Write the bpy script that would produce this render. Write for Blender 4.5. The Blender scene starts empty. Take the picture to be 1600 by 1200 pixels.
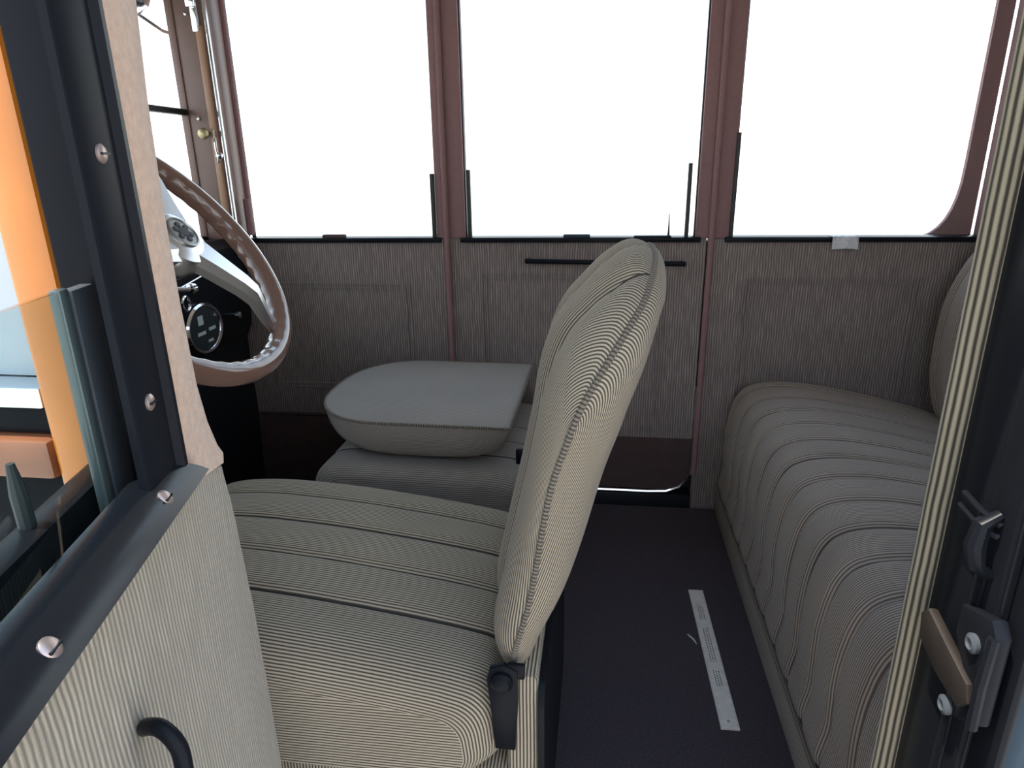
import bpy, bmesh, math, random
from mathutils import Vector, Matrix
from math import sin, cos, pi, sqrt, radians, exp
random.seed(7)
SC = bpy.context.scene
COL = SC.collection

# ------------------------------------------------------------------ camera
cd = bpy.data.cameras.new('camera'); cam = bpy.data.objects.new('camera', cd); COL.objects.link(cam)
P_, YW, RL = radians(18.3), radians(7.9), radians(0.94)
fw = Vector((-sin(YW)*cos(P_), cos(YW)*cos(P_), -sin(P_)))
rt = fw.cross(Vector((0, 0, 1))).normalized(); up = rt.cross(fw)
rt2 = rt*cos(RL) - up*sin(RL)
up2 = rt*sin(RL) + up*cos(RL)
M = Matrix.Identity(4)
for i in range(3):
    M[i][0] = rt2[i]; M[i][1] = up2[i]; M[i][2] = -fw[i]
M[2][3] = 0.9
cam.matrix_world = M
cd.sensor_width = 36; cd.lens = 1030/1600*36; cd.clip_start = 0.01; cd.clip_end = 500
SC.camera = cam

# ------------------------------------------------------------------ world, sun, exposure
W = bpy.data.worlds.new('sky'); SC.world = W; W.use_nodes = True
nt = W.node_tree; nt.nodes.clear()
tc = nt.nodes.new('ShaderNodeTexCoord'); sx = nt.nodes.new('ShaderNodeSeparateXYZ')
cr = nt.nodes.new('ShaderNodeValToRGB'); bg = nt.nodes.new('ShaderNodeBackground'); wo = nt.nodes.new('ShaderNodeOutputWorld')
nt.links.new(tc.outputs['Generated'], sx.inputs[0]); nt.links.new(sx.outputs['Z'], cr.inputs[0])
nt.links.new(cr.outputs[0], bg.inputs[0]); nt.links.new(bg.outputs[0], wo.inputs[0])
cr.color_ramp.elements[0].position = 0.0; cr.color_ramp.elements[0].color = (1, .98, .95, 1)
cr.color_ramp.elements[1].position = 0.8; cr.color_ramp.elements[1].color = (.42, .62, .95, 1)
e = cr.color_ramp.elements.new(0.3); e.color = (.74, .86, 1, 1)
bg.inputs[1].default_value = 2.6
sd = bpy.data.lights.new('sun', 'SUN'); so = bpy.data.objects.new('sun', sd); COL.objects.link(so)
sd.energy = 7; sd.angle = radians(.53); sd.color = (1, .93, .82)
sdir = Vector((-.30, -.10, .95))         # towards the sun: high, a little to the front
so.rotation_euler = sdir.to_track_quat('Z', 'Y').to_euler(); so.location = (-3, 4, 8)
SC.view_settings.view_transform = 'Standard'; SC.view_settings.look = 'None'
SC.view_settings.exposure = 0.0; SC.view_settings.gamma = 1; SC.view_settings.use_curve_mapping = False

# ------------------------------------------------------------------ materials
def mat(name, col, rough=.5, metal=0, spec=.5, coat=0, noise=0, nscale=40, bump=0, bscale=200, sheen=0):
    m = bpy.data.materials.new(name); m.use_nodes = True
    n = m.node_tree.nodes; l = m.node_tree.links; b = n['Principled BSDF']
    b.inputs['Base Color'].default_value = (*col, 1); b.inputs['Roughness'].default_value = rough
    b.inputs['Metallic'].default_value = metal; b.inputs['Specular IOR Level'].default_value = spec
    b.inputs['Coat Weight'].default_value = coat; b.inputs['Sheen Weight'].default_value = sheen
    t = n.new('ShaderNodeTexCoord')
    if noise:
        x = n.new('ShaderNodeTexNoise'); x.inputs['Scale'].default_value = nscale; x.inputs['Detail'].default_value = 5
        r = n.new('ShaderNodeMapRange'); r.inputs[3].default_value = 1-noise; r.inputs[4].default_value = 1+noise
        v = n.new('ShaderNodeVectorMath'); v.operation = 'SCALE'; v.inputs[0].default_value = col
        l.new(t.outputs['Object'], x.inputs['Vector']); l.new(x.outputs['Fac'], r.inputs[0])
        l.new(r.outputs[0], v.inputs['Scale']); l.new(v.outputs[0], b.inputs['Base Color'])
    if bump:
        x = n.new('ShaderNodeTexNoise'); x.inputs['Scale'].default_value = bscale; x.inputs['Detail'].default_value = 4
        bp = n.new('ShaderNodeBump'); bp.inputs['Strength'].default_value = bump; bp.inputs['Distance'].default_value = .002
        l.new(t.outputs['Object'], x.inputs['Vector']); l.new(x.outputs['Fac'], bp.inputs['Height']); l.new(bp.outputs[0], b.inputs['Normal'])
    return m

def ribbed(name, light, dark, pitch, sharp=.5, jitter=.15, bump=.5, noise=.12, break_up=0):
    """woven rib cloth: stripes run along v, spaced `pitch` metres along u of the UV map"""
    m = bpy.data.materials.new(name); m.use_nodes = True
    n = m.node_tree.nodes; l = m.node_tree.links; b = n['Principled BSDF']
    b.inputs['Roughness'].default_value = .9; b.inputs['Specular IOR Level'].default_value = .15; b.inputs['Sheen Weight'].default_value = .15
    uv = n.new('ShaderNodeUVMap'); sp = n.new('ShaderNodeSeparateXYZ'); l.new(uv.outputs[0], sp.inputs[0])
    nz = n.new('ShaderNodeTexNoise'); nz.inputs['Scale'].default_value = 18; nz.inputs['Detail'].default_value = 3
    l.new(uv.outputs[0], nz.inputs['Vector'])
    a = n.new('ShaderNodeMath'); a.operation = 'MULTIPLY_ADD'; a.inputs[1].default_value = jitter*pitch*4
    l.new(nz.outputs['Fac'], a.inputs[0]); l.new(sp.outputs['X'], a.inputs[2])
    f = n.new('ShaderNodeMath'); f.operation = 'MULTIPLY'; f.inputs[1].default_value = 2*pi/pitch; l.new(a.outputs[0], f.inputs[0])
    s = n.new('ShaderNodeMath'); s.operation = 'SINE'; l.new(f.outputs[0], s.inputs[0])
    r = n.new('ShaderNodeMapRange'); r.inputs[1].default_value = -sharp-.3; r.inputs[2].default_value = sharp; l.new(s.outputs[0], r.inputs[0])
    fac = r.outputs[0]
    if break_up:       # slubbed yarn: the stripes come and go along their length
        mp = n.new('ShaderNodeMapping'); mp.inputs['Scale'].default_value = (1.3/pitch, .12/pitch, 1); l.new(uv.outputs[0], mp.inputs[0])
        n2 = n.new('ShaderNodeTexNoise'); n2.inputs['Scale'].default_value = 1; n2.inputs['Detail'].default_value = 2; l.new(mp.outputs[0], n2.inputs['Vector'])
        r2 = n.new('ShaderNodeMapRange'); r2.inputs[1].default_value = .35; r2.inputs[2].default_value = .65; l.new(n2.outputs['Fac'], r2.inputs[0])
        mx = n.new('ShaderNodeMath'); mx.operation = 'MULTIPLY'; l.new(fac, mx.inputs[0])
        mx2 = n.new('ShaderNodeMapRange'); mx2.inputs[3].default_value = 1-break_up; l.new(r2.outputs[0], mx2.inputs[0]); l.new(mx2.outputs[0], mx.inputs[1]); fac = mx.outputs[0]
    c = n.new('ShaderNodeMixRGB'); c.inputs[1].default_value = (*dark, 1); c.inputs[2].default_value = (*light, 1); l.new(fac, c.inputs[0])
    big = n.new('ShaderNodeTexNoise'); big.inputs['Scale'].default_value = 6; l.new(uv.outputs[0], big.inputs['Vector'])
    fine = n.new('ShaderNodeTexNoise'); fine.inputs['Scale'].default_value = 700; l.new(uv.outputs[0], fine.inputs['Vector'])
    ad = n.new('ShaderNodeMath'); ad.operation = 'ADD'; l.new(big.outputs['Fac'], ad.inputs[0]); l.new(fine.outputs['Fac'], ad.inputs[1])
    mr = n.new('ShaderNodeMapRange'); mr.inputs[1].default_value = .6; mr.inputs[2].default_value = 1.4; mr.inputs[3].default_value = 1-noise; mr.inputs[4].default_value = 1+noise; l.new(ad.outputs[0], mr.inputs[0])
    v = n.new('ShaderNodeVectorMath'); v.operation = 'SCALE'; l.new(c.outputs[0], v.inputs[0]); l.new(mr.outputs[0], v.inputs['Scale']); l.new(v.outputs[0], b.inputs['Base Color'])
    bp = n.new('ShaderNodeBump'); bp.inputs['Strength'].default_value = bump; bp.inputs['Distance'].default_value = .0012
    l.new(fac, bp.inputs['Height']); l.new(bp.outputs[0], b.inputs['Normal'])
    return m

def glass(name, tint, refl=.06):
    m = bpy.data.materials.new(name); m.use_nodes = True
    n = m.node_tree.nodes; l = m.node_tree.links; n.clear()
    o = n.new('ShaderNodeOutputMaterial'); t = n.new('ShaderNodeBsdfTransparent'); g = n.new('ShaderNodeBsdfGlossy'); x = n.new('ShaderNodeMixShader')
    t.inputs[0].default_value = (*tint, 1); g.inputs['Roughness'].default_value = .02
    lw = n.new('ShaderNodeFresnel'); lw.inputs[0].default_value = 1.5
    ge = n.new('ShaderNodeNewGeometry'); iv = n.new('ShaderNodeMath'); iv.operation = 'SUBTRACT'; iv.inputs[0].default_value = 1; l.new(ge.outputs['Backfacing'], iv.inputs[1])
    mu = n.new('ShaderNodeMath'); mu.operation = 'MULTIPLY'; l.new(lw.outputs[0], mu.inputs[0]); l.new(iv.outputs[0], mu.inputs[1])
    l.new(mu.outputs[0], x.inputs[0]); l.new(t.outputs[0], x.inputs[1]); l.new(g.outputs[0], x.inputs[2]); l.new(x.outputs[0], o.inputs[0])
    return m

M_SEAT = ribbed('seat_cord', (.46, .378, .27), (.075, .060, .047), .0042, sharp=.45, jitter=.1, noise=.1)
M_BENCH = ribbed('bench_cord', (.42, .34, .28), (.12, .096, .08), .0042, sharp=.6, jitter=.1)
M_FOLD = ribbed('folded_seat_cord', (.40, .345, .295), (.16, .135, .115), .0042, sharp=.7, jitter=.1)
M_WALL = ribbed('wall_cord', (.37, .305, .27), (.145, .116, .112), .0062, sharp=.7, jitter=.3, break_up=.6)
M_DOORCLOTH = ribbed('door_cord', (.49, .42, .315), (.215, .18, .137), .0040, sharp=.7, jitter=.35, break_up=.45)
M_CORD = ribbed('windlace_cord', (.33, .275, .185), (.045, .037, .028), .0050, sharp=.5, jitter=.08)
M_FELT = mat('beige_felt', (.56, .375, .265), .95, spec=.1, noise=.3, nscale=160, bump=.6, bscale=500, sheen=.3)
M_MAUVE = mat('brown_trim_cloth', (.27, .155, .155), .75, spec=.25, noise=.12, nscale=90, bump=.15, bscale=600)
M_WOODPIL = mat('brown_pillar', (.20, .12, .10), .35, noise=.15, nscale=25)
M_BLACK = mat('black_enamel', (.010, .011, .014), .3, spec=.07)
M_BLACKG = mat('black_gloss', (.010, .011, .014), .2, spec=.3)
M_BLACKM = mat('black_satin', (.014, .016, .02), .45, spec=.2, noise=.2, nscale=60)
M_RUB = mat('dark_rubber', (.03, .032, .033), .6, noise=.2, nscale=80)
M_GREYR = mat('grey_channel', (.075, .085, .095), .45, spec=.2, noise=.15, nscale=60)
M_CARPET = mat('carpet', (.064, .049, .056), 1, spec=.05, noise=.6, nscale=260, bump=1, bscale=420, sheen=.1)
M_KICK_SHADE = mat('brown_kick_and_shade', (.075, .048, .046), .7, spec=.2, noise=.2, nscale=30)  # kick panel brown, also used to paint the shade low on the door
M_CHROME = mat('chrome', (.78, .78, .8), .12, metal=1)
M_STEEL = mat('worn_steel', (.42, .41, .40), .38, metal=1, noise=.3, nscale=60)
M_BRASS = mat('aged_brass', (.50, .42, .25), .35, metal=1, noise=.3, nscale=80)
M_BRASSY = mat('worn_striker_metal', (.035, .028, .024), .5, metal=.3, spec=.3, noise=.3, nscale=70)
M_ALU = mat('polished_aluminium', (.80, .82, .85), .28, metal=1)
M_RIM = mat('brown_rim', (.19, .105, .08), .22, coat=.9, noise=.1, nscale=20)
M_SCREW = mat('screw_head', (.55, .42, .38), .4, metal=.8, noise=.15, nscale=150)
M_ORANGE = mat('varnished_wood', (.54, .165, .012), .25, coat=.4, noise=.25, nscale=14)
M_REDWOOD = mat('red_brown_wood', (.32, .11, .05), .3, coat=.5, noise=.3, nscale=20)
M_BLUE = mat('blue_grey_paint', (.028, .045, .06), .6, spec=.15, coat=.1, noise=.25, nscale=12)
M_GLASS = glass('window_glass', (.96, .98, .97))
M_GLASSG = glass('green_edge_glass', (.86, .92, .91))
M_GEDGE = mat('glass_edge', (.07, .092, .09), .3, coat=.5, noise=.2, nscale=30)
M_RULER = mat('bare_wood', (.74, .66, .58), .5, noise=.25, nscale=60)
M_INK = mat('printed_ink', (.16, .13, .13), .7)
M_PAPER = mat('crinkled_paper', (.62, .62, .64), .35, noise=.2, nscale=120, bump=.8, bscale=150)
M_DIAL = mat('dial_face', (.02, .03, .035), .3, coat=.6)
M_PRINT = mat('dial_print', (.55, .62, .58), .5)
M_GROUND = mat('pale_gravel', (.62, .58, .52), .95, noise=.12, nscale=3)
M_ROOF = mat('headlining', (.40, .35, .29), .95, noise=.1, nscale=50)
M_CREASE_SHADE = mat('crease_shade', (.045, .037, .03), .95)  # shade in the pleat creases, painted as dark faces
M_WELT = ribbed('welt_cord', (.24, .20, .15), (.07, .058, .046), .0045, sharp=.5)

# ------------------------------------------------------------------ mesh builder
class MB:
    def __init__(self):
        self.bm = bmesh.new(); self.uv = self.bm.loops.layers.uv.new('UVMap')
    def face(self, vs, uvs=None):
        try: f = self.bm.faces.new(vs)
        except ValueError: return None
        if uvs:
            for lp, u in zip(f.loops, uvs): lp[self.uv].uv = u
        else: self.boxuv(f)
        return f
    def boxuv(self, f):
        f.normal_update(); n = f.normal; a = [abs(c) for c in n]
        for lp in f.loops:
            c = lp.vert.co
            if a[1] >= a[0] and a[1] >= a[2]: lp[self.uv].uv = (c.x, c.z)
            elif a[0] >= a[2]: lp[self.uv].uv = (c.y, c.z)
            else: lp[self.uv].uv = (c.x, c.y)
    def box(self, lo, hi, bev=0, seg=2):
        b2 = bmesh.new(); bmesh.ops.create_cube(b2, size=1)
        for v in b2.verts: v.co = Vector([lo[i]+(hi[i]-lo[i])*(v.co[i]+.5) for i in range(3)])
        if bev: bmesh.ops.bevel(b2, geom=b2.edges[:], offset=bev, segments=seg, profile=.5, affect='EDGES')
        self.merge(b2); return self
    def merge(self, b2, mtx=None):
        mp = {}
        for v in b2.verts: mp[v] = self.bm.verts.new(mtx @ v.co if mtx else v.co)
        for f in b2.faces: self.face([mp[v] for v in f.verts])
        b2.free()
    def prism(self, pts, fn, lo, hi, bev=0):
        """closed outline pts (2d) swept from lo to hi; fn(a, b, h) -> xyz"""
        b2 = bmesh.new()
        A = [b2.verts.new(fn(a, b, lo)) for a, b in pts]; B = [b2.verts.new(fn(a, b, hi)) for a, b in pts]
        n = len(pts); b2.faces.new(A); b2.faces.new(B)
        for i in range(n): b2.faces.new([A[i], A[(i+1) % n], B[(i+1) % n], B[i]])
        bmesh.ops.recalc_face_normals(b2, faces=b2.faces[:])
        if bev:
            ed = [e for e in b2.edges if all(v in A for v in e.verts) or all(v in B for v in e.verts)]
            ed = [e for e in b2.edges if (e.verts[0] in A) == (e.verts[1] in A)]
            bmesh.ops.bevel(b2, geom=ed, offset=bev, segments=2, profile=.5, affect='EDGES')
        self.merge(b2); return self
    def ring(self, outer, inner, fn, lo, hi):
        """frame between two outlines with the same count of points"""
        n = len(outer); V = []
        for pts in (outer, inner):
            V.append([[self.bm.verts.new(fn(a, b, h)) for a, b in pts] for h in (lo, hi)])
        for i in range(n):
            j = (i+1) % n
            for h in (0, 1): self.face([V[0][h][i], V[0][h][j], V[1][h][j], V[1][h][i]])
            for k in (0, 1): self.face([V[k][0][i], V[k][0][j], V[k][1][j], V[k][1][i]])
        return self
    def tube(self, path, r, seg=10, closed=False, caps=True, uvswap=False):
        P = [Vector(p) for p in path]; n = len(P); rings = []; up0 = None; L = 0
        for i in range(n):
            a = P[i-1] if (i > 0 or closed) else P[i]; b = P[(i+1) % n] if (i < n-1 or closed) else P[i]
            t = (b-a).normalized()
            if up0 is None:
                up0 = Vector((0, 0, 1)) if abs(t.z) < .9 else Vector((1, 0, 0))
            s = t.cross(up0).normalized(); up0 = s.cross(t).normalized()
            if i: L += (P[i]-P[i-1]).length
            rr = r(i/(n-1)) if callable(r) else r
            rings.append(([self.bm.verts.new(P[i]+(s*cos(2*pi*k/seg)+up0*sin(2*pi*k/seg))*rr) for k in range(seg)], L, rr))
        m = n if closed else n-1
        for i in range(m):
            (A, la, ra), (B, lb, rb) = rings[i], rings[(i+1) % n]
            if closed and i == n-1: lb = la+(P[0]-P[-1]).length
            for k in range(seg):
                j = (k+1) % seg; c = 2*pi*ra/seg
                q = [(k*c, la), ((k+1)*c, la), ((k+1)*c, lb), (k*c, lb)]
                self.face([A[k], A[j], B[j], B[k]], [(y_, x_) for x_, y_ in q] if uvswap else q)
        if caps and not closed:
            self.face(rings[0][0][::-1]); self.face(rings[-1][0])
        return self
    def lathe(self, prof, org, ax, seg=24, sy=1.0, side=None):
        """profile (radius, height) turned about axis; sy squeezes it across `side`"""
        ax = Vector(ax).normalized(); s = Vector(side) if side else (ax.cross(Vector((0, 0, 1))) if abs(ax.z) < .9 else ax.cross(Vector((1, 0, 0))))
        s.normalize(); t = ax.cross(s); rings = []
        for r, h in prof:
            rings.append([self.bm.verts.new(Vector(org)+ax*h+(s*cos(2*pi*k/seg)*r*sy+t*sin(2*pi*k/seg)*r)) for k in range(seg)])
        for A, B in zip(rings, rings[1:]):
            for k in range(seg): self.face([A[k], A[(k+1) % seg], B[(k+1) % seg], B[k]])
        self.face(rings[0][::-1]); self.face(rings[-1]); return self
    def grid(self, pos, uvf, nu, nv, mark=None):
        V = [[self.bm.verts.new(pos(i, j)) for j in range(nv)] for i in range(nu)]
        for i in range(nu-1):
            for j in range(nv-1):
                q = [(i, j), (i+1, j), (i+1, j+1), (i, j+1)]
                f = self.face([V[a][b] for a, b in q], [uvf(a, b) for a, b in q])
                if mark and f and mark(i, j): f.material_index = 1
        return V
    def build(self, name, m, parent=None, local=False, ang=35, weld=0):
        if weld: bmesh.ops.remove_doubles(self.bm, verts=self.bm.verts[:], dist=weld)
        bmesh.ops.recalc_face_normals(self.bm, faces=self.bm.faces[:])
        me = bpy.data.meshes.new(name); self.bm.to_mesh(me); self.bm.free()
        for p in me.polygons: p.use_smooth = True
        me.set_sharp_from_angle(angle=radians(ang))
        for x_ in (m if isinstance(m, (list, tuple)) else [m]): me.materials.append(x_)
        o = bpy.data.objects.new(name, me); COL.objects.link(o)
        if parent:
            o.parent = parent
            if not local:
                w = Vector(parent['_w']); me.transform(Matrix.Translation(-w)); o['_w'] = tuple(w)
            else: o['_w'] = (0, 0, 0)
        else: o['_w'] = (0, 0, 0)
        return o

def tag(o, label, cat, group=None, kind=None):
    o['label'] = label; o['category'] = cat
    if group: o['group'] = group
    if kind: o['kind'] = kind
    return o
def thing(name, label, cat, loc=(0, 0, 0), rz=0, group=None, kind=None):
    o = bpy.data.objects.new(name, None); COL.objects.link(o); o.empty_display_size = .05
    o.location = loc; o.rotation_euler = (0, 0, rz); o['_w'] = tuple(loc)
    return tag(o, label, cat, group, kind)
def rrect(x0, z0, x1, z1, r, n=6):
    """rounded rectangle outline; r may be 4 radii: bottom-left, bottom-right, top-right, top-left"""
    if not isinstance(r, (tuple, list)): r = (r,)*4
    out = []
    for (cx, cz, a0), q in zip(((x0, z0, pi), (x1, z0, 1.5*pi), (x1, z1, 0), (x0, z1, .5*pi)), r):
        sxn = 1 if cx == x0 else -1; szn = 1 if cz == z0 else -1
        for k in range(n+1):
            a = a0+pi/2*k/n
            out.append((cx+sxn*q+q*cos(a), cz+szn*q+q*sin(a)))
    return out
XZ = lambda a, b, h: (a, h, b)       # outline in x,z swept along y
XY = lambda a, b, h: (a, b, h)
YZ = lambda a, b, h: (h, a, b)

# ================================================================== SETTING
YF = 1.67                     # face of the far side trim
ZS = .726                     # sill height
# floor
fl = MB().box((-1.05, .40, -.06), (.99, 1.66, 0)).build('floor', M_CARPET); tag(fl, 'dark purple brown carpet covering the car floor', 'floor', kind='structure')
g = MB().box((-60, -60, -.62), (60, 60, -.56)).build('ground', M_GROUND); tag(g, 'pale sunlit ground outside the car', 'ground', kind='structure')
c = MB().box((-1.34, .36, 1.36), (1.02, 1.76, 1.40), .01).build('ceiling', M_ROOF); tag(c, 'pale cloth headlining under the car roof', 'ceiling', kind='structure')  # unseen roof; overhang ahead of the windscreen added to block the sun
wr = MB().box((.98, .40, -.06), (1.02, 1.72, 1.36)).build('wall_rear', M_WALL); tag(wr, 'cloth lined rear wall behind the bench seat', 'wall', kind='structure')
wf = MB().box((-1.06, .42, -.06), (-1.02, 1.72, .70)).box((-1.06, .42, 1.30), (-1.0, 1.72, 1.36)).build('wall_front', M_BLACKM); tag(wf, 'black bulkhead below the windscreen', 'wall', kind='structure')

# far side: pillars, header and the parts below the windows
wl = thing('wall_far', 'far side of the car body lined in brown ribbed cloth', 'wall', (0, YF, 0), kind='structure')
b = MB()
def post(x0, x1): b.box((x0, YF, ZS), (x1, YF+.055, 1.335), .004)
b.box((-1.06, YF, 1.335), (.99, YF+.055, 1.36), .004)
post(-.418, -.392); post(.258, .303); post(.868, .985)
b.build('pillar_trim', M_MAUVE, wl)
def embossed(mb, x0, z0, x1, z1, y, w=.004, h=.0032):
    for ins in (0, .011):
        o_ = [(x0+ins, z0+ins), (x1-ins, z0+ins), (x1-ins, z1-ins), (x0+ins, z1-ins)]
        i_ = [(x0+ins+w, z0+ins+w), (x1-ins-w, z0+ins+w), (x1-ins-w, z1-ins-w), (x0+ins+w, z1-ins-w)]
        mb.ring(o_, i_, XZ, y-h, y+.002)
b = MB().box((-1.05, YF, .235), (-.392, YF+.055, ZS), .003)
embossed(b, -.90, .318, -.497, .612, YF); b.build('trim_panel', M_WALL, wl)
b = MB().box((.258, YF, -.02), (.985, YF+.055, ZS), .003)
embossed(b, .345, .22, .748, .633, YF); b.build('trim_panel', M_WALL, wl)
b = MB().box((-1.05, YF-.006, 0), (-.392, YF+.05, .232), .004)
k = b.build('kick_panel', M_KICK_SHADE, wl); k['label'] = 'plain dark brown lower panel'
MB().tube([(-1.0, YF-.006, .236), (-.8, YF-.006, .239), (-.60, YF-.006, .234), (-.392, YF-.006, .22)], .004, 8).build('edge_piping', M_KICK_SHADE, wl)
# rounded outer opening of the last window, seen behind the inner one
inn = rrect(.285, .715, .832, 1.33, (.02, .001, .03, .03), 8)
for k in range(9): inn[9+k] = (.829-.095+.095*sin(pi/2*k/8)**.8, .722+.17-.17*cos(pi/2*k/8)**.8 if k < 8 else .892)
b = MB(); oc = rrect(.262, .70, .866, 1.34, .001, 8); b.ring(oc, inn, XZ, YF+.06, YF+.072)
b.build('outer_window_surround', M_MAUVE, wl)
MB().box((-.41, YF+.047, -.10), (.275, YF+.056, ZS-.01)).box((-1.05, YF-.02, -.10), (.99, YF+.056, -.012)).box((-.391, YF-.004, -.01), (.257, YF+.047, .036), .003).build('outer_skin', M_BLACKM, wl)

# upright beads along the far door edges
for nm, lab, x in (('trim_1', 'slim vertical bead in front of the far door', -.392), ('trim_2', 'slim vertical bead behind the far door beside the bench', .259)):
    t = MB().tube([(x, YF-.004, .10), (x, YF-.004, .5), (x, YF-.004, .9), (x, YF-.004, 1.335)], .0075, 10).build(nm, M_MAUVE)
    tag(t, lab, 'trim', kind='structure')

# far door
d1 = thing('door_1', 'closed far side car door with brown cloth panel and slim pull', 'car door', (0, YF, 0), kind='structure')
ol = rrect(-.386, .055, .250, ZS, (.02, .07, .002, .002), 8)
b = MB().prism(ol, XZ, YF+.004, YF+.045)
embossed(b, -.308, .215, .158, .640, YF+.004); b.build('door_panel', M_WALL, d1)
b = MB().prism(rrect(-.386, .050, .250, .20, (.02, .07, .001, .001), 8), XZ, YF+.0, YF+.006); b.build('shade_strip', M_KICK_SHADE, d1)  # no real strip: dark colour painting the shade at the door foot
b = MB()
b.box((-.386, YF+.002, ZS), (-.345, YF+.05, 1.335), .004); b.box((.222, YF+.002, ZS), (.2575, YF+.05, 1.335), .004)
b.build('window_pillar', M_MAUVE, d1)
pth = [(-.38, YF-.002, .048), (.0, YF-.002, .043), (.14, YF-.002, .043), (.19, YF-.002, .046), (.224, YF-.002, .060), (.244, YF-.002, .085), (.252, YF-.002, .12), (.254, YF-.002, .18), (.254, YF-.002, .35)]
MB().tube(pth, lambda t: .0055-.003*max(0, t-.6), 8).build('bottom_moulding', M_CHROME, d1)
pl = MB().tube([(-.19, YF-.022, .674), (-.16, YF-.026, .674), (0, YF-.028, .672), (.17, YF-.026, .669), (.20, YF-.022, .668)], .0062, 10)
pl.tube([(-.183, YF+.006, .674), (-.183, YF-.024, .674)], .005, 8); pl.tube([(.193, YF+.006, .668), (.193, YF-.024, .668)], .005, 8)
pl.build('pull_bar', M_BLACK, d1)

# far windows: window_1 .. window_3
def window(nm, lab, x0, x1, z1=1.335, guards=(), blocks=(), r3=False):
    w = thing(nm, lab, 'window', ((x0+x1)/2, YF+.03, ZS), kind='structure')
    b = MB().box((x0-.012, YF-.010, ZS-.008), (x1+.012, YF+.05, ZS+.004), .002); b.build('sill', M_BLACK, w)
    b = MB()
    for xx in (x0, x1): b.box((xx-.003, YF+.012, ZS+.004), (xx+.003, YF+.024, z1), .001)
    b.build('side_channel', M_BLACKM, w)
    MB().box((x0, YF+.028, ZS+.003), (x1, YF+.032, z1)).build('pane', M_GLASS, w)
    for gx, gz in guards:
        MB().box((gx-.0045, YF-.006, ZS+.004), (gx+.0045, YF+.008, gz), .0015).build('felt_guide', M_RUB, w)
    for bx, bw, bh, m in blocks:
        MB().box((bx-bw, YF-.008, ZS+.003), (bx+bw, YF+.012, ZS+.003+bh), .0025).build('stop_block', m, w)
    return w
w1 = window('window_1', 'front far side window behind the steering wheel', -.922, -.418, guards=((-.424, .885),), blocks=((-.692, .03, .009, M_KICK_SHADE),))
w2 = window('window_2', 'middle window above the far door', -.345, .222, guards=((-.332, .893), (.200, .90)), blocks=((-.064, .033, .008, M_BLUE), (.12, .045, .005, M_BLACKM)))
MB().tube([(.158, YF, ZS+.004), (.158, YF, ZS+.03), (.157, YF, .785)], lambda t: .003-.002*t, 8).build('catch_pin', M_BLACKM, w2)
w3 = window('window_3', 'rear far side window with a rounded lower corner', .303, .868, guards=((.304, .965),))

# windscreen and its pillar
ws = thing('window_4', 'two piece windscreen with a black dividing bar', 'window', (-1.0, 1.0, ZS), kind='structure')
b = MB()
for z0, z1 in ((.73, .742), (1.028, 1.042), (1.30, 1.31)): b.box((-1.018, .46, z0), (-1.0, 1.602, z1), .003)
b.build('frame', M_BLACKM, ws)
for y in (.46, 1.597): MB().box((-1.018, y, .73), (-1.0, y+.005, 1.31), .001).build('frame_upright', M_WOODPIL, ws)
MB().box((-1.011, .47, .742), (-1.007, 1.585, 1.028)).build('lower_pane', M_GLASS, ws)
MB().box((-1.011, .47, 1.042), (-1.007, 1.585, 1.30)).build('upper_pane', M_GLASS, ws)
ap = thing('trim_3', 'reddish brown windscreen pillar with latch fittings', 'pillar', (-.95, 1.63, ZS), kind='structure')
b = MB().box((-1.012, 1.60, .70), (-.925, 1.68, 1.355), .008); b.build('post', M_WOODPIL, ap)
MB().box((-.948, 1.592, .72), (-.932, 1.604, 1.22), .003).build('tan_strip', mat('tan_wood', (.42, .24, .15), .35, noise=.15), ap)
MB().tube([(-.920, 1.60, .74), (-.921, 1.60, 1.30)], .0055, 8).build('chrome_rod', M_CHROME, ap)
MB().tube([(-.908, 1.655, .74), (-.908, 1.655, 1.30)], .007, 8).build('outer_bead', M_MAUVE, ap)
MB().tube([(-.908, 1.648, .74), (-.908, 1.648, .83)], .010, 8).build('rubber_sleeve', M_MAUVE, ap)
lt = MB().box((-.952, 1.588, 1.205), (-.936, 1.60, 1.30), .003); lt.box((-.956, 1.580, 1.255), (-.934, 1.594, 1.285), .003); lt.build('latch_plate', M_CHROME, ap)
MB().lathe([(.004, 0), (.005, .012), (.012, .016), (.0135, .022), (.011, .028), (.004, .031)], (-.955, 1.597, .985), (0, -1, 0), 20).build('knob', M_BRASS, ap)
hk = MB().tube([(-.936, 1.59, .992), (-.932, 1.582, .975), (-.932, 1.58, .95), (-.930, 1.582, .93), (-.934, 1.585, .918)], .0035, 8)
hk.lathe([(.003, 0), (.008, .004), (.008, .010), (.003, .013)], (-.928, 1.592, .935), (0, -1, 0), 16); hk.build('hook', M_CHROME, ap)
for z, x in ((1.245, -.968), (1.02, -.975)):
    MB().lathe([(.004, 0), (.004, .003), (.002, .004)], (x, 1.599, z), (0, -1, 0), 12).build('screw', M_CHROME, ap)

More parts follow.
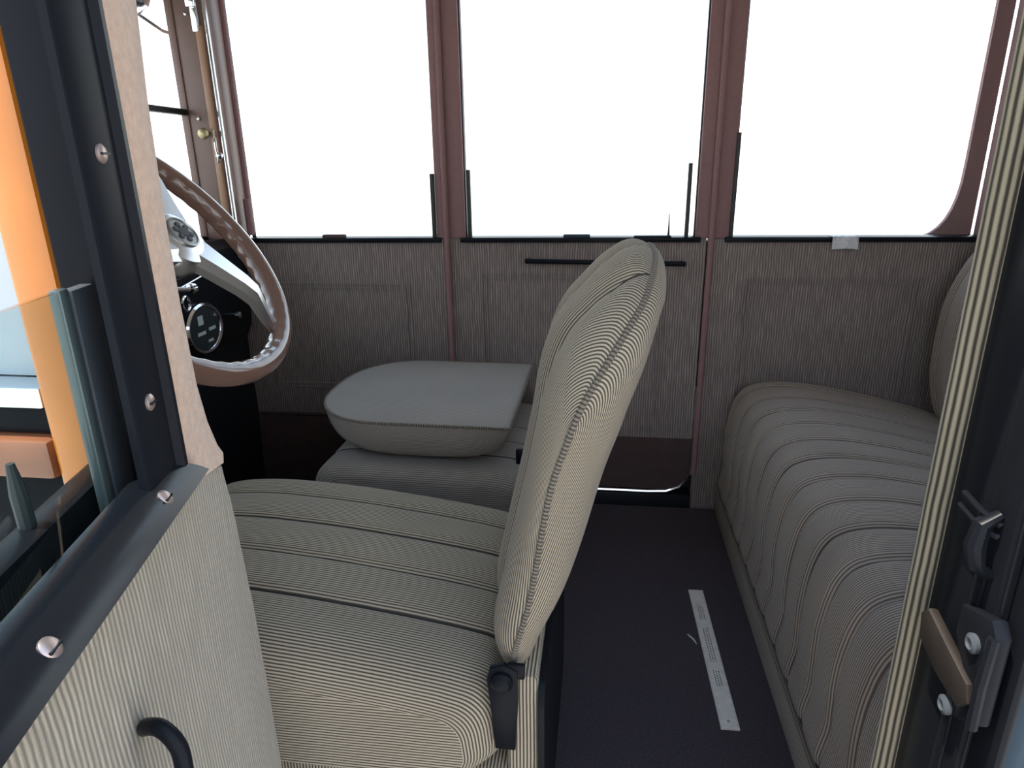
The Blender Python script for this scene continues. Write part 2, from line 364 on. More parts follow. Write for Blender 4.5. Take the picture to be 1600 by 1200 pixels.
# near side body: rear quarter, latch pillar, header, front quarter
wn = thing('wall_near', 'near side body panel painted blue grey behind the open doorway', 'wall', (.6, .40, 0), kind='structure')
b = MB().box((.262, .362, -.25), (1.0, .385, .73), .006); b.build('quarter_panel', M_BLUE, wn)
b = MB().box((.30, .386, 0), (1.0, .43, .73), .003).box((.262, .362, .735), (.36, .43, 1.30), .004).box((.88, .362, .735), (1.0, .43, 1.30), .004).box((-1.0, .362, 1.30), (1.0, .43, 1.358), .004)
b.build('inner_framing', M_BLACKM, wn)
jb = thing('trim_4', 'glossy black door jamb with latch striker on the near side', 'door jamb', (.27, .41, 0), kind='structure')
b = MB().box((.253, .4148, -.05), (.30, .464, 1.30), .002).box((.250, .386, -.05), (.30, .4145, 1.30), .004).box((.255, .358, -.05), (.262, .386, 1.30), .003)
b.build('post', M_BLACK, jb)
# striker: bracket + brass wedge + screws ; catch above
s = MB().prism([(.362, .560), (.384, .545), (.388, .585), (.402, .600), (.402, .622), (.370, .634), (.362, .625)], YZ, .240, .2505, .003)
s.tube([(.240, .3635, .557), (.2385, .3625, .59), (.240, .3635, .625)], .0035, 8); s.build('striker_bracket', M_BLACK, jb)
s = MB().prism([(.438, .588), (.430, .597), (.402, .590), (.372, .583), (.367, .572), (.378, .560), (.408, .562), (.434, .570)], YZ, .236, .2435, .002); s.build('striker_wedge', M_BRASSY, jb)
for y, z in ((.379, .609), (.392, .548)):
    MB().lathe([(.0065, 0), (.0065, .003), (.004, .0045), (.003, .003)], (.2405, y, z), (-1, 0, 0), 14).build('striker_screw', M_GREYR, jb)
s = MB().tube([(.249, .396, .676), (.240, .400, .680), (.240, .426, .682)], .0022, 8).tube([(.249, .396, .684), (.240, .402, .690), (.240, .424, .692)], .0022, 8)
s.tube([(.2495, .399, .690), (.240, .399, .683), (.238, .398, .668), (.240, .396, .655), (.2495, .396, .648)], lambda t: .0035+.003*sin(pi*t), 10); s.build('upper_catch', M_BLACK, jb)
s = MB().box((.2480, .398, .0), (.2505, .4005, .645), .001).box((.2480, .376, .0), (.2505, .3775, 1.29), .0005); s.build('seam_bead', M_BLACK, jb)
wc = MB().tube([(.249, .468, z) for z in [(-.02+1.30*i/40) for i in range(41)]], .0095, 20).build('trim_5', M_CORD)
tag(wc, 'striped cloth windlace cord edging the near doorway', 'windlace', kind='structure')

# near front quarter seen past the open door
fq = thing('wall_near_front', 'near front quarter of the body in varnished orange wood', 'body frame', (-.5, .42, .7), kind='structure')
b = MB().box((-.402, .40, .40), (-.366, .45, 1.30), .006); b.build('hinge_post', M_ORANGE, fq)
b = MB().box((-.98, .398, .680), (-.403, .45, .712), .005); b.build('belt_rail', M_REDWOOD, fq)
b = MB().box((-.98, .404, .735), (-.404, .45, .752), .003); b.build('chrome_strip', M_CHROME, fq)
b = MB().box((-.98, .41, .713), (-.404, .45, .734), .003); b.build('black_strip', M_BLACK, fq)
MB().box((-.98, .43, .753), (-.404, .436, 1.30)).build('quarter_pane', mat('sky_reflection_glass', (.40, .45, .48), .15, coat=.6, noise=.25, nscale=8), fq)  # sky reflection put into the pane as a blue grey base colour
b = MB().box((-1.0, .412, -.25), (-.403, .45, .678), .006).box((-.40, .41, -.25), (-.37, .45, .398), .004); b.build('lower_panel', M_BLACK, fq)

# ================================================================== SEATS
def lobe(f, e=7):                       # pleat cross-section: puffed, with a tight crease at 0 and 1
    x = abs(2*f-1); return max(0.0, 1-x**e)**.6
def pleat(q, q0, q1, bounds, e=7):
    bs = [q0]+list(bounds)+[q1]
    for a, b_ in zip(bs, bs[1:]):
        if a <= q <= b_ + 1e-9:
            f = (q-a)/(b_-a)
            if a == q0: f = .5+f/2          # outer lobes fall off only at their crease
            if b_ == q1: f = f/2
            return lobe(f, e)
    return 1
def qsamples(q0, q1, R, bounds, n):
    s = set()
    for k in range(13): a = pi/2*k/12; s.add(round(q0+R*(1-sin(a)), 5)); s.add(round(q1-R*(1-sin(a)), 5))
    bs = [q0]+list(bounds)+[q1]
    for a, b_ in zip(bs, bs[1:]):
        for k in range(n+1):
            t = k/n; t = .5-.5*cos(pi*t)
            x = a+(b_-a)*t
            s.add(round(x, 5))
    for b_ in bounds: s.add(round(b_-.0013, 5)); s.add(round(b_+.0013, 5))
    return sorted(s)
def cushion(prof, top, q0, q1, R, bounds, puff, mp, n=10, crown=0, endshrink=1.0, base=None):
    """closed profile [(p, z)] swept across q, rounded at both ends, pleated where top[i] > 0"""
    mb = MB(); zb = min(z for _, z in prof); pc = sum(p for p, _ in prof)/len(prof)
    hp = max(abs(p-pc) for p, _ in prof); hz = max(z for _, z in prof)-zb
    N = len(prof); nrm = []
    for i in range(N):
        a, c_ = prof[i-1], prof[(i+1) % N]; t = Vector((c_[0]-a[0], c_[1]-a[1])); t.normalize(); nrm.append((t.y, -t.x))
    area = sum(prof[i][0]*prof[(i+1) % N][1]-prof[(i+1) % N][0]*prof[i][1] for i in range(N))
    if area < 0: nrm = [(-a, -b_) for a, b_ in nrm]
    arc = [0]
    for i in range(N): arc.append(arc[-1]+(Vector(prof[(i+1) % N])-Vector(prof[i])).length)
    qs = qsamples(q0, q1, R, bounds, n); rows = []; s = 0; prev = None; S = []
    for q in qs:
        d = min(q-q0, q1-q); I = 0
        if d < R: x = (R-d)/R; I = R*(1-sqrt(max(0, 1-x*x)))
        kx, kz = 1-I*endshrink/hp, 1-I/hz
        h = pleat(q, q0, q1, bounds); mid = 1-((q-(q0+q1)/2)/((q1-q0)/2))**2
        row = []
        for (p, z), w, (nx, nz) in zip(prof, top, nrm):
            o = puff*(h-1)*w + crown*mid*w
            row.append(Vector((pc+(p-pc)*kx+nx*o, 0, zb+(z-zb)*kz+nz*o)))
        if prev is not None: s += sqrt((q-prev[0])**2+(I-prev[1])**2)
        prev = (q, I); S.append(s); rows.append([mp(v.x, q, v.z) for v in row])
    V = [[mb.bm.verts.new(p) for p in r] for r in rows]
    for i in range(len(V)-1):
        for j in range(N):
            k = (j+1) % N
            f_ = mb.face([V[i][j], V[i+1][j], V[i+1][k], V[i][k]], [(S[i], arc[j]), (S[i+1], arc[j]), (S[i+1], arc[j+1]), (S[i], arc[j+1])])
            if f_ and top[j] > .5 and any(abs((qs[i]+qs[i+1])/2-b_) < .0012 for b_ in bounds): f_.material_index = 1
    for ri, sg in ((0, -1), (-1, 1)):      # flat end walls, ribs parallel to the top edge
        vs = V[ri]; zt = max(v.co.z for v in vs)
        mb.face(vs, [(S[ri]+sg*(zt-v.co.z), v.co.x) for v in vs])
    return mb
def smooth_profile(ctrl, n):
    """closed Catmull-Rom through control points (p, z, weight)"""
    out = []; N = len(ctrl)
    for i in range(N):
        p0, p1, p2, p3 = (ctrl[(i+k-1) % N] for k in range(4))
        for k in range(n):
            t = k/n
            out.append([.5*((2*p1[c])+(-p0[c]+p2[c])*t+(2*p0[c]-5*p1[c]+4*p2[c]-p3[c])*t*t+(-p0[c]+3*p1[c]-3*p2[c]+p3[c])*t**3) for c in range(3)])
    return [(a, b_) for a, b_, _ in out], [min(1, max(0, w)) for _, _, w in out]
ID = lambda p, q, z: Vector((p, q, z))

def backrest_mesh(H, Hs, Wd, org, vdir, tdir, bounds, puff=.012, Tf=.06, Tr=.046, bow=.0, flat_rear=6, udir=(0, 1, 0), nvv=56, rb=12, ef=5, nt=7, ep=3.0, lift=0, hq=2.6, foot=0, taper=.13, xs=None, tf=None, tr=None):
    """channelled tombstone back: front half, rear half and the seam loop between them"""
    u_, v_, t_ = Vector(udir), Vector(vdir), Vector(tdir); org = Vector(org)
    As = sorted(set([round(-cos(pi*k/70), 5) for k in range(71)] + [round(c_+s*w, 5) for c_ in bounds for s in (-1, 1) for w in (.0, .007, .015, .04, .08)]))
    As = [a for a in As if -1 <= a <= 1]
    Bs = [.5-.5*cos(pi*k/nvv) for k in range(nvv+1)]
    Hf = lambda a: Hs+(H-Hs)*sqrt(max(0, 1-abs(a)**hq))
    def wid(b): return Wd*(1-taper*max(0, (.28-b)/.28)**2)
    def P(a, b, side):
        hh = Hf(a); v = b*hh; x = a*wid(b)
        v0 = .0
        if side > 0:
            pr = max(0, 1-abs(a)**ef)**.5*max(0, 1-b**nt)**.5*(foot+(1-foot)*max(0, 1-(1-b)**9)**.5)
            q = pleat(a, -1, 1, bounds, ep); v += lift*b**5*4*pr*(1-pr)*(.25+.75*q)*max(0, 1-abs(a)**4)
            th = ((tf(v) if tf else Tf) + bow*(1-a*a))*pr + puff*(q-1)*min(1, pr*1.4)
        else:
            pr = max(0, 1-abs(a)**flat_rear)**.5*max(0, 1-b**(flat_rear+3))**.5*(foot+(1-foot)*max(0, 1-(1-b)**rb)**.5)
            th = -(tr(v) if tr else Tr)*pr
        return org+u_*x+v_*v+t_*(th-(xs(v) if xs else 0))
    out = []
    for side in (1, -1):
        mb = MB(); G = [[P(a, b, side) for b in Bs] for a in As]
        nA, nB = len(As), len(Bs); U = [[0]*nB for _ in As]; Vv = [[0]*nB for _ in As]; mid = min(range(nA), key=lambda i: abs(As[i]))
        for j in range(nB):
            for i in range(mid+1, nA): U[i][j] = U[i-1][j]+(G[i][j]-G[i-1][j]).length
            for i in range(mid-1, -1, -1): U[i][j] = U[i+1][j]-(G[i][j]-G[i+1][j]).length
        for i in range(nA):
            for j in range(1, nB): Vv[i][j] = Vv[i][j-1]+(G[i][j]-G[i][j-1]).length
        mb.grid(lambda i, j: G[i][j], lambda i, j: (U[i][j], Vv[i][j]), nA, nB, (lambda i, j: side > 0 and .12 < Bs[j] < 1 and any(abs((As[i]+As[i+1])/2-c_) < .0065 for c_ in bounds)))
        if side < 0 and foot:        # close the bottom between the two halves
            fa = [mb.bm.verts.new(P(a, 0, 1)) for a in As]; ba = [mb.bm.verts.new(P(a, 0, -1)) for a in As]
            for i in range(nA-1): mb.face([fa[i], fa[i+1], ba[i+1], ba[i]])
        out.append(mb)
    loop = [P(-1, b, -1) for b in Bs]+[P(a, 1, -1) for a in As[1:-1]]+[P(1, b, -1) for b in Bs[::-1]]
    return out[0], out[1], loop

def seat_base(parent, x0, x1, y0, y1, z1, m):
    return MB().prism(rrect(x0, y0, x1, y1, .04, 5), XY, .0, z1, .008).build('base', m, parent)

# ---- driver's seat
ds = thing('driver_seat', 'upright pleated driver seat in striped grey beige cloth nearest the open doorway', 'car seat', (-.36, .815, 0))
prof, top = smooth_profile([(-.70, .20, .2), (-.705, .30, .8), (-.67, .355, 1), (-.58, .372, 1), (-.45, .368, 1), (-.30, .352, 1), (-.16, .330, 1), (-.115, .312, .8), (-.10, .27, .1), (-.11, .215, 0), (-.2, .20, 0), (-.4, .195, 0), (-.6, .195, 0)], 5)
cushion(prof, top, .592, 1.045, .055, (.70, .785, .872, .955), .009, ID, 9, crown=.006).build('cushion', [M_SEAT, M_CREASE_SHADE], ds, ang=60)
seat_base(ds, -.62, -.062, .607, 1.03, .20, M_SEAT)
MB().box((-.098, .607, .19), (-.060, 1.03, .345), .008).build('rear_upright', M_SEAT, ds)
def table(pts):
    def f(x):
        if x <= pts[0][0]: return pts[0][1]
        for i in range(len(pts)-1):
            (x0, y0), (x1, y1) = pts[i], pts[i+1]
            if x <= x1:
                m0 = (y1-y0)/(x1-x0) if i == 0 else (y1-pts[i-1][1])/(x1-pts[i-1][0])
                m1 = (y1-y0)/(x1-x0) if i+2 >= len(pts) else (pts[i+2][1]-y0)/(pts[i+2][0]-x0)
                t = (x-x0)/(x1-x0); d = x1-x0
                return y0*(2*t**3-3*t*t+1)+m0*d*(t**3-2*t*t+t)+y1*(3*t*t-2*t**3)+m1*d*(t**3-t*t)
        return pts[-1][1]
    return f
fr, rr, lp = backrest_mesh(.466, .31, .216, (0, .815, .338), (0, 0, 1), (-1, 0, 0), (-.52, -.02, .48), bow=.006, flat_rear=9, puff=.026, rb=3.2, nt=9, ep=2.4, lift=.016, foot=.62,
    xs=table([(0, -.090), (.04, -.086), (.114, -.068), (.246, -.046), (.30, -.030), (.34, -.015), (.38, .008), (.41, .028), (.43, .042), (.466, .060)]),
    tf=table([(0, .040), (.10, .044), (.25, .036), (.33, .049), (.40, .074), (.43, .080), (.466, .085)]),
    tr=table([(0, .030), (.03, .034), (.2, .053), (.34, .056), (.41, .042), (.466, .03)]))
bk = fr.build('backrest', [M_SEAT, M_CREASE_SHADE], ds, ang=70)
rr.build('back_panel', M_SEAT, bk, ang=70)
MB().tube(lp, .0034, 8, uvswap=True).build('welt', M_WELT, bk)
def bracket(parent, y, sgn, x, z, dz, m=M_BLACK):
    s_ = MB().prism([(x-.020, z), (x-.016, z+.016), (x, z+.022), (x+.016, z+.014), (x+.016, z-.03), (x+.012, z-dz), (x-.012, z-dz), (x-.016, z-.04)], XZ, min(y, y+sgn*.008), max(y, y+sgn*.008), .002)
    s_.lathe([(.013, 0), (.013, .004), (.009, .008), (.003, .009)], (x-.002, y+sgn*.008, z), (0, sgn, 0), 20)
    s_.box((x+.004, min(y, y+sgn*.006), z+.002), (x+.024, max(y, y+sgn*.006), z+.022), .002)
    return s_.build('hinge_bracket', m, parent)
bracket(ds, .604, -1, -.098, .345, .10); bracket(ds, 1.032, 1, -.098, .345, .10)
MB().prism(rrect(.600, 0, 1.03, .335, (.002, .002, .03, .03), 6), YZ, -.0585, -.052).build('kick_plate', M_BLACK, ds)

# ---- folded passenger seat
ps = thing('passenger_seat', 'passenger seat with its backrest folded flat beside the far door', 'car seat', (-.36, 1.33, 0))
prof, top = smooth_profile([(-.562, .20, 0), (-.568, .28, .3), (-.554, .325, .8), (-.515, .342, 1), (-.40, .343, 1), (-.25, .340, 1), (-.17, .335, 1), (-.13, .315, .5), (-.12, .25, 0), (-.13, .20, 0), (-.25, .19, 0), (-.45, .19, 0)], 5)
cushion(prof, top, 1.122, 1.56, .028, (1.22, 1.30, 1.385, 1.465), .005, ID, 7).build('cushion', [M_FOLD, M_CREASE_SHADE], ps, ang=60)
seat_base(ps, -.55, -.10, 1.12, 1.55, .195, M_FOLD)
fr, rr, lp = backrest_mesh(.418, .26, .212, (-.164, 1.345, .432), (-1, 0, .01), (-.01, 0, -1), (-.5, 0, .5), bow=.004, Tf=.088, Tr=.007, flat_rear=6, rb=60, ef=9, nt=9, puff=.008, taper=0)
bk = fr.build('backrest', [M_FOLD, M_CREASE_SHADE], ps, ang=70); rr.build('back_panel', M_FOLD, bk, ang=70)
MB().tube(lp, .0030, 8, uvswap=True).build('welt', M_WELT, bk)
for y, sg in ((1.122, -1), (1.545, 1)):
    s_ = MB().box((-.150, min(y, y+sg*.01), .37), (-.118, max(y, y+sg*.01), .40), .003).box((-.135, min(y, y+sg*.01), .20), (-.112, max(y, y+sg*.01), .40), .003)
    s_.lathe([(.011, 0), (.011, .006), (.004, .008)], (-.135, y+sg*.008, .388), (0, sg, 0), 16); s_.build('hinge_bracket', M_BLACK, ps)

# ---- rear bench
bn = thing('rear_bench', 'long rear bench seat with deep pleats across the back of the car', 'bench seat', (.6, 1.05, 0))
prof, top = smooth_profile([(.330, .075, 1), (.323, .16, 1), (.322, .26, 1), (.338, .342, 1), (.375, .378, 1), (.45, .388, 1), (.55, .378, 1), (.68, .352, 1), (.80, .318, 1), (.87, .28, .4), (.88, .18, 0), (.86, .08, 0), (.70, .07, 0), (.5, .07, 0)], 5)
bd = [.595+.0826*k for k in range(0, 13)]
cushion(prof, top, .492, 1.652, .05, bd, .014, ID, 8).build('cushion', [M_BENCH, M_CREASE_SHADE], bn, ang=60)
MB().box((.318, .492, .0), (.345, 1.652, .066), .006).box((.345, .50, 0), (.86, 1.645, .06)).build('plinth', M_BENCH, bn)
MB().tube([(.322, .495, .070), (.322, 1.0, .070), (.322, 1.65, .070)], .006, 8).build('welt', M_WELT, bn)
prof, top = smooth_profile([(.86, .285, .3), (.805, .31, .6), (.772, .40, 1), (.765, .50, 1), (.772, .60, 1), (.80, .68, 1), (.845, .745, 1), (.90, .79, .8), (.95, .80, .2), (.965, .76, 0), (.965, .60, 0), (.965, .45, 0), (.955, .30, 0)], 5)
cushion(prof, top, .492, 1.640, .06, [.60+.0826*k for k in range(0, 12)] + [1.575], .013, ID, 7).build('backrest', [M_BENCH, M_CREASE_SHADE], bn, ang=60)

# ================================================================== STEERING WHEEL
tw = .653; wc_ = Vector((-.605, .85, .792)); nW = Vector((cos(tw), 0, sin(tw))); e1 = Vector((0, 1, 0)); e2 = Vector((-sin(tw), 0, cos(tw)))
sw = thing('steering_wheel', 'brown rimmed steering wheel with a silver spoked hub', 'steering wheel', tuple(wc_))
R0 = .2015; r0 = .0155
b = MB(); NT, NS = 240, 18
def rim(i, j):
    th = 2*pi*i/NT; ph = 2*pi*j/NS; rad = e1*cos(th)+e2*sin(th)
    inner = max(0, -cos(ph))
    r = r0 - .0016*inner*(1-cos(th*44))*.5 + .0008*inner
    c_ = wc_+rad*R0
    return c_+rad*(cos(ph)*r*1.05)+nW*(sin(ph)*r*1.15)
Vv = [[b.bm.verts.new(rim(i, j)) for j in range(NS)] for i in range(NT)]
for i in range(NT):
    for j in range(NS): b.face([Vv[i][j], Vv[(i+1) % NT][j], Vv[(i+1) % NT][(j+1) % NS], Vv[i][(j+1) % NS]])
b.build('rim', M_RIM, sw, ang=60)
hub = MB().lathe([(.020, -.02), (.040, -.005), (.050, .012), (.050, .030), (.044, .040), (.030, .046), (.008, .047)], wc_, nW, 40); hb = hub.build('hub', M_ALU, sw)
em = MB().lathe([(.024, .0455), (.024, .050), (.0215, .0505), (.0205, .049), (.002, .0495)], wc_, nW, 36); em = em.build('horn_button', M_STEEL, hb)
b = MB()
for k in range(6):
    a = pi/6+k*pi/3; p = wc_+nW*.0495+(e1*cos(a)+e2*sin(a))*.012
    b.lathe([(.0045, 0), (.004, .0012), (.001, .0014)], p, nW, 8)
b.lathe([(.008, 0), (.007, .0016), (.001, .0018)], wc_+nW*.0493, nW, 20, 1.3, tuple(e1)); b.build('emblem', M_GREYR, em)
def spoke(ang):
    rad = e1*cos(ang)+e2*sin(ang); tan = nW.cross(rad)
    b = MB(); st = [(.030, .034, .034, .010), (.060, .034, .028, .010), (.105, .033, .021, .010), (.128, .030, .018, .010), (.165, .010, .013, .008), (.192, -.003, .009, .005)]
    rings = []
    for d, h, w, t in st:
        c_ = wc_+rad*d+nW*h; rings.append([b.bm.verts.new(c_+tan*sx_*w+nW*sz_*t) for sx_, sz_ in ((-1, -1), (1, -1), (1, .2), (.55, 1), (-.55, 1), (-1, .2))])
    for A, B in zip(rings, rings[1:]):
        for k in range(6): b.face([A[k], A[(k+1) % 6], B[(k+1) % 6], B[k]])
    b.face(rings[0]); b.face(rings[-1]); b.build('spoke', M_ALU, sw, ang=25)
for a in (-57, 183, 63): spoke(radians(a))
cl = MB().tube([wc_-nW*.01, wc_-nW*.12, wc_-nW*.30], .022, 16); cl.lathe([(.03, -.13), (.034, -.12), (.034, -.075), (.03, -.06)], wc_, nW, 24); cl.build('column', M_BLACK, sw)
b = MB().tube([wc_-nW*.085, wc_-nW*.085+e1*.05+e2*-.01, wc_-nW*.075+e1*.11+e2*-.03], .004, 8); b.lathe([(.002, 0), (.008, .004), (.008, .012), (.002, .015)], wc_-nW*.075+e1*.11+e2*-.03, e1, 14); b.build('stalk', M_CHROME, sw)

# ================================================================== DASHBOARD
db = thing('dashboard', 'glossy black dashboard under the windscreen with an oval gauge', 'dashboard', (-.97, 1.0, .6))
b = MB().prism([(-1.015, .735), (-.955, .735), (-.935, .715), (-.935, .58), (-.945, .50), (-.96, .47), (-.985, .47), (-.985, .60), (-1.015, .66)], lambda a, z, h: (a, h, z), .47, 1.655, .004); b.build('panel', M_BLACK, db, ang=25)
gz, gy, gx = .545, 1.415, -.934
gt = thing  # (kept short)
bez = MB(); pr = [(.0, 0), (.058, 0), (.060, .004), (.057, .009), (.051, .008), (.049, .003)]
def oval(mb, prof_, sy):
    mb.lathe(prof_, (gx, gy, gz), (1, 0, 0), 40, sy, (0, 1, 0)); return mb
oval(bez, [(.052, -.002), (.060, 0), (.061, .005), (.057, .010), (.052, .008), (.050, .004)], 1.2)
bz = bez.build('gauge', M_CHROME, db)
oval(MB(), [(.0505, .004), (.050, .0065), (.004, .0068)], 1.2).build('dial', M_DIAL, bz)
b = MB()
b.box((gx+.007, gy-.026, gz+.012), (gx+.0076, gy-.006, gz+.034)); b.box((gx+.007, gy-.034, gz-.012), (gx+.0076, gy-.002, gz-.004)); b.box((gx+.007, gy+.012, gz-.008), (gx+.0076, gy+.040, gz)); b.box((gx+.007, gy+.004, gz-.034), (gx+.0076, gy+.024, gz-.028))
b.build('dial_marks', M_PRINT, bz)
b = MB().tube([(gx, gy+.1, gz+.012), (gx+.028, gy+.1, gz+.012)], .004, 8); b.lathe([(.003, 0), (.008, .004), (.008, .012), (.003, .015)], (gx+.028, gy+.1, gz+.012), (1, 0, 0), 14); b.build('switch_knob', M_CHROME, db)
b = MB()
b.tube([(gx+.008, gy-.06+.013*cos(2*pi*k/20), gz+.072+.016*sin(2*pi*k/20)) for k in range(20)], .0035, 8, closed=True); b.build('key_ring', M_CHROME, db)
b = MB().tube([(gx+.004, gy-.085, gz+.105), (gx+.010, gy+.045, gz+.128)], .0022, 8); b.lathe([(.002, 0), (.006, .002), (.005, .008)], (gx, gy+.06, gz+.122), (1, 0, 0), 12); b.build('choke_lever', M_CHROME, db)
cb = MB().prism([(-1.02, 0), (-.975, 0), (-.965, .25), (-.965, .468), (-1.02, .468)], lambda a, z, h: (a, h, z), .46, 1.66, .003).build('cowl_lining', M_BLACKM, db)

# ================================================================== OPEN DOOR
ang = math.atan2(-.965, .264)
dr = thing('car_door', 'open near side front door with beige cloth panel and black window frame', 'car door', (-.275, .40, 0), ang)
DL = .62      # door length
T3 = lambda a, b_, h: (a, h, b_)
edge = [(-.030, .02), (-.035, .375), (-.030, .55), (-.018, .66), (-.012, .682)]
b = MB().prism([(DL, .02)]+[(DL, .716), (.05, .716), (.05, .712), (-.010, .694)]+edge[::-1], T3, -.004, .004, .002)
b.build('trim_panel', M_DOORCLOTH, dr, local=True)
fo = [(-.012, .694), (-.015, .702), (-.006, .712), (.006, .735), (.014, .764), (.018, .82), (.018, .877), (.013, .94), (.004, .995), (.000, 1.10), (.000, 1.29)]
b = MB().prism([(.064, .711)]+fo+[(.064, 1.29)], T3, -.006, .005, .002); b.build('felt_edge', M_FELT, dr, local=True)
# structure of the door behind the trim
b = MB().box((-.02, -.050, .02), (DL, -.005, .66), .004).box((-.010, -.046, .66), (.043, -.0065, 1.29), .004).box((DL-.06, -.060, .66), (DL, -.0065, 1.29), .004).box((-.01, -.060, 1.25), (DL, -.0065, 1.29), .004)
b.box((.0, -.060, .655), (DL-.061, -.040, .726), .004)
b.build('shell', M_BLACK, dr, local=True)
# black garnish: upright and sill, each with a rolled bright edge
b = MB().prism([(.060, -.002), (.0595, .004), (.0615, .0078), (.066, .0078), (.069, .0038), (.103, .003), (.1055, .001), (.1055, -.003), (.09, -.006), (.060, -.012)], lambda a, n_, h: (a, n_, h), .722, 1.25)
b.build('garnish_upright', M_BLACK, dr, local=True, ang=50)
b = MB().prism([(.716, .004), (.7145, .012), (.718, .0155), (.722, .013), (.727, .009), (.732, .002), (.734, -.006), (.732, -.014), (.716, -.014)], lambda z_, n_, h: (h+(.0155-n_)*1.5 if h < .1 else h, n_, z_), .050, DL-.062)
b.build('garnish_sill', M_BLACKG, dr, local=True, ang=50)
# glass run: channel felt and outer lip
b = MB().box((.044, -.0465, .66), (.054, -.0065, 1.25), .002); b.build('run_channel', M_BLACK, dr, local=True)
gl = MB().box((.091, -.032, .60), (DL-.064, -.027, .842), .0012).build('drop_glass', M_GLASSG, dr, local=True)
MB().box((.084, -.033, .60), (.094, -.0262, .843), .002).build('glass_edge', M_GEDGE, gl, local=True)
MB().box((.060, -.033, .60), (.084, -.0255, .841), .001).build('edge_channel', M_GREYR, gl, local=True)
MB().tube([(.125, -.052, .70), (.125, -.052, .745), (.1255, -.052, .762)], lambda t: .0042 if t < .9 else .002, 10).build('lock_pin', M_RUB, dr, local=True)
def screw(u, n_, z, ax):
    s_ = MB().lathe([(.0048, -.001), (.0048, .0008), (.0036, .0018), (.0008, .0022)], (u, n_, z), ax, 20)
    o = s_.build('screw', M_SCREW, dr, local=True)
    s2 = MB(); s2.box((u-.0038, n_+.0017, z-.0005), (u+.0040, n_+.0029, z+.0006)); s2.build('slot', M_BLACKM, o, local=True)
for u, z in ((.087, .909), (.088, .778)): screw(u, .0036, z, (0, 1, 0))
for u in (.104, .227): screw(u, .0085, .7265, (0, .75, .66))
hp_ = [(.168, .002, .628), (.172, .006, .632), (.178, .011, .638), (.184, .019, .642), (.187, .025, .638), (.188, .028, .629), (.191, .029, .615), (.193, .029, .59), (.194, .028, .56), (.193, .022, .54), (.190, .010, .532), (.188, .002, .53)]
hq_ = []
for i in range(len(hp_)-1):
    P = [Vector(hp_[max(0, min(len(hp_)-1, i+k-1))]) for k in range(4)]
    for t in (0, .25, .5, .75): hq_.append(.5*(2*P[1]+(P[2]-P[0])*t+(2*P[0]-5*P[1]+4*P[2]-P[3])*t*t+(3*P[1]-P[0]-3*P[2]+P[3])*t**3))
hd = MB().tube(hq_+[hp_[-1]], .0042, 16)
hd.build('pull_handle', M_BLACK, dr, local=True)

# ================================================================== SMALL THINGS
# ruler
import itertools
pa, pb = Vector((.224, 1.281)), Vector((.233, .901)); ax = (pb-pa).normalized(); sd_ = Vector((-ax.y, ax.x)); Lr = (pb-pa).length; wr_ = .0155; zt = .0045
rl = thing('ruler', 'flat wooden ruler lying on the carpet in front of the bench', 'ruler', (.228, 1.09, 0.001))
b = MB()
def rp(s_, w_, z_): p = pa+ax*s_+sd_*w_; return Vector((p.x, p.y, z_))
hc = Lr-.016; hr = .0026; K = 24
top_, bot_ = [], []
def sq(k):
    a = 2*pi*k/K+pi/4; c_, s_ = cos(a), sin(a); m_ = max(abs(c_), abs(s_)); return c_/m_, s_/m_
ring = {}
for z_ in (.001, zt):
    ring[z_] = ([b.bm.verts.new(rp(hc+hr*cos(2*pi*k/K+pi/4), hr*sin(2*pi*k/K+pi/4), z_)) for k in range(K)],
                [b.bm.verts.new(rp(hc+.016*sq(k)[0], wr_*sq(k)[1], z_)) for k in range(K)],
                [b.bm.verts.new(rp(0, wr_, z_)), b.bm.verts.new(rp(0, -wr_, z_))])
    I, O, E_ = ring[z_]
    for k in range(K): b.face([I[k], I[(k+1) % K], O[(k+1) % K], O[k]])
    left = [O[k] for k in range(K) if abs(sq(k)[0]+1) < 1e-6]
    left = sorted(left, key=lambda v: (Vector((v.co.x, v.co.y))-pa).dot(sd_))
    b.face([E_[1]]+left+[E_[0]])
(I0, O0, E0), (I1, O1, E1) = ring[.001], ring[zt]
for k in range(K):
    b.face([I0[k], I0[(k+1) % K], I1[(k+1) % K], I1[k]])
    if not (abs(sq(k)[0]+1) < 1e-6 and abs(sq((k+1) % K)[0]+1) < 1e-6): b.face([O0[k], O0[(k+1) % K], O1[(k+1) % K], O1[k]])
lo0 = sorted([k for k in range(K) if abs(sq(k)[0]+1) < 1e-6], key=lambda k: sq(k)[1])
for kk, ee in ((lo0[0], 1), (lo0[-1], 0)): b.face([O0[kk], O1[kk], E1[ee], E0[ee]])
b.face([E0[0], E0[1], E1[1], E1[0]])
b.build('blade', M_RULER, rl)
b = MB()
def mark(s0, s1, w0, w1):
    vs = [rp(s0, w0, zt+.0001), rp(s1, w0, zt+.0001), rp(s1, w1, zt+.0001), rp(s0, w1, zt+.0001)]
    b.face([b.bm.verts.new(v) for v in vs])
inch = Lr/12.2
for i in range(1, 97):
    l_ = .0062 if i % 8 == 0 else (.0045 if i % 4 == 0 else .0026)
    for sg in (-1, 1): mark(i*inch/8-.00022, i*inch/8+.00022, sg*wr_*.995, sg*(wr_-l_))
for s0, s1 in ((.055, .10), (.125, .225), (.245, .285)):        # worn print, too faded to read
    for w in (-.0055, -.001, .0035):
        s_ = s0+random.uniform(0, .004)
        while s_ < s1:
            l_ = random.uniform(.0018, .005); mark(s_, min(s_+l_, s1), w, w+.0022); s_ += l_+random.uniform(.0012, .0025)
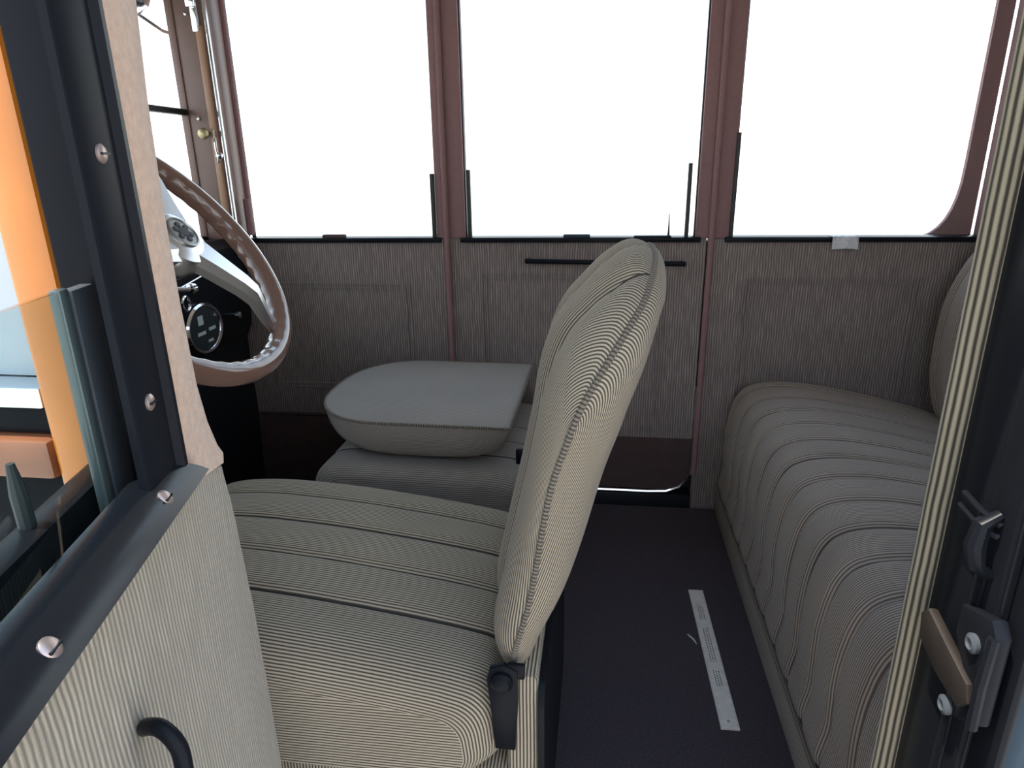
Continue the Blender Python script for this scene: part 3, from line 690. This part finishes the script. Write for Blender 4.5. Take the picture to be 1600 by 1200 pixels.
b.build('printed_scale', M_INK, rl)
# shred of paper
sc_ = MB().tube([(.190, 1.132, .0035), (.194, 1.124, .005), (.200, 1.116, .0045), (.204, 1.106, .0032)], lambda t: .0022*(1-.5*abs(2*t-1)), 6).build('paper_shred', M_PAPER)
tag(sc_, 'tiny white curled shred lying on the carpet beside the ruler', 'scrap')
# crinkled tag on the window sill
b = MB()
def tg(i, j):
    a = i/20; s_ = j/20; x = .530+.058*a+.006*s_
    if s_ < .4: y, z = YF+.012-.026*s_/.4, ZS+.0058
    else: q = (s_-.4)/.6; y, z = YF-.0145-.006*sin(q*1.4), ZS+.0058-.030*q
    return Vector((x-.004*q if s_ >= .4 else x, y-.0015*random.random()-.002*sin(a*9+s_*4)*.5, z+.0008*random.random()+ (.002*sin(a*3.1) if s_ > .9 else 0)))
b.grid(tg, lambda i, j: (i/20, j/20), 21, 21)
t_ = b.build('paper_tag', M_PAPER, ang=20); t_.modifiers.new('thick', 'SOLIDIFY').thickness = .0008
tag(t_, 'crinkled whitish tag draped over the sill of the rear far window', 'tag')
# outside: small round lamp by the windscreen pillar, engine bonnet
lm = thing('outside_lamp', 'small round chrome lamp outside the top of the windscreen pillar', 'lamp', (-1.09, 1.62, 1.27))
MB().lathe([(.004, -.05), (.022, -.042), (.034, -.02), (.036, 0), (.033, .004)], (-1.10, 1.60, 1.285), (-1, 0, 0), 28).build('shell', M_CHROME, lm)
MB().tube([(-1.09, 1.60, 1.25), (-1.06, 1.64, 1.22), (-1.03, 1.69, 1.21)], .005, 8).build('bracket', M_CHROME, lm)
hd_ = MB().prism([(.52, .20), (.52, .56), (.60, .66), (.80, .71), (1.05, .725), (1.30, .71), (1.50, .66), (1.58, .56), (1.58, .20)], lambda a, z, h: (h, a, z), -2.1, -1.075, .01).build('bonnet', mat('grey_green_paint', (.22, .28, .27), .3, coat=.5)); tag(hd_, 'grey green engine bonnet ahead of the windscreen', 'bonnet')
for o in bpy.data.objects:
    if '_w' in o: del o['_w']
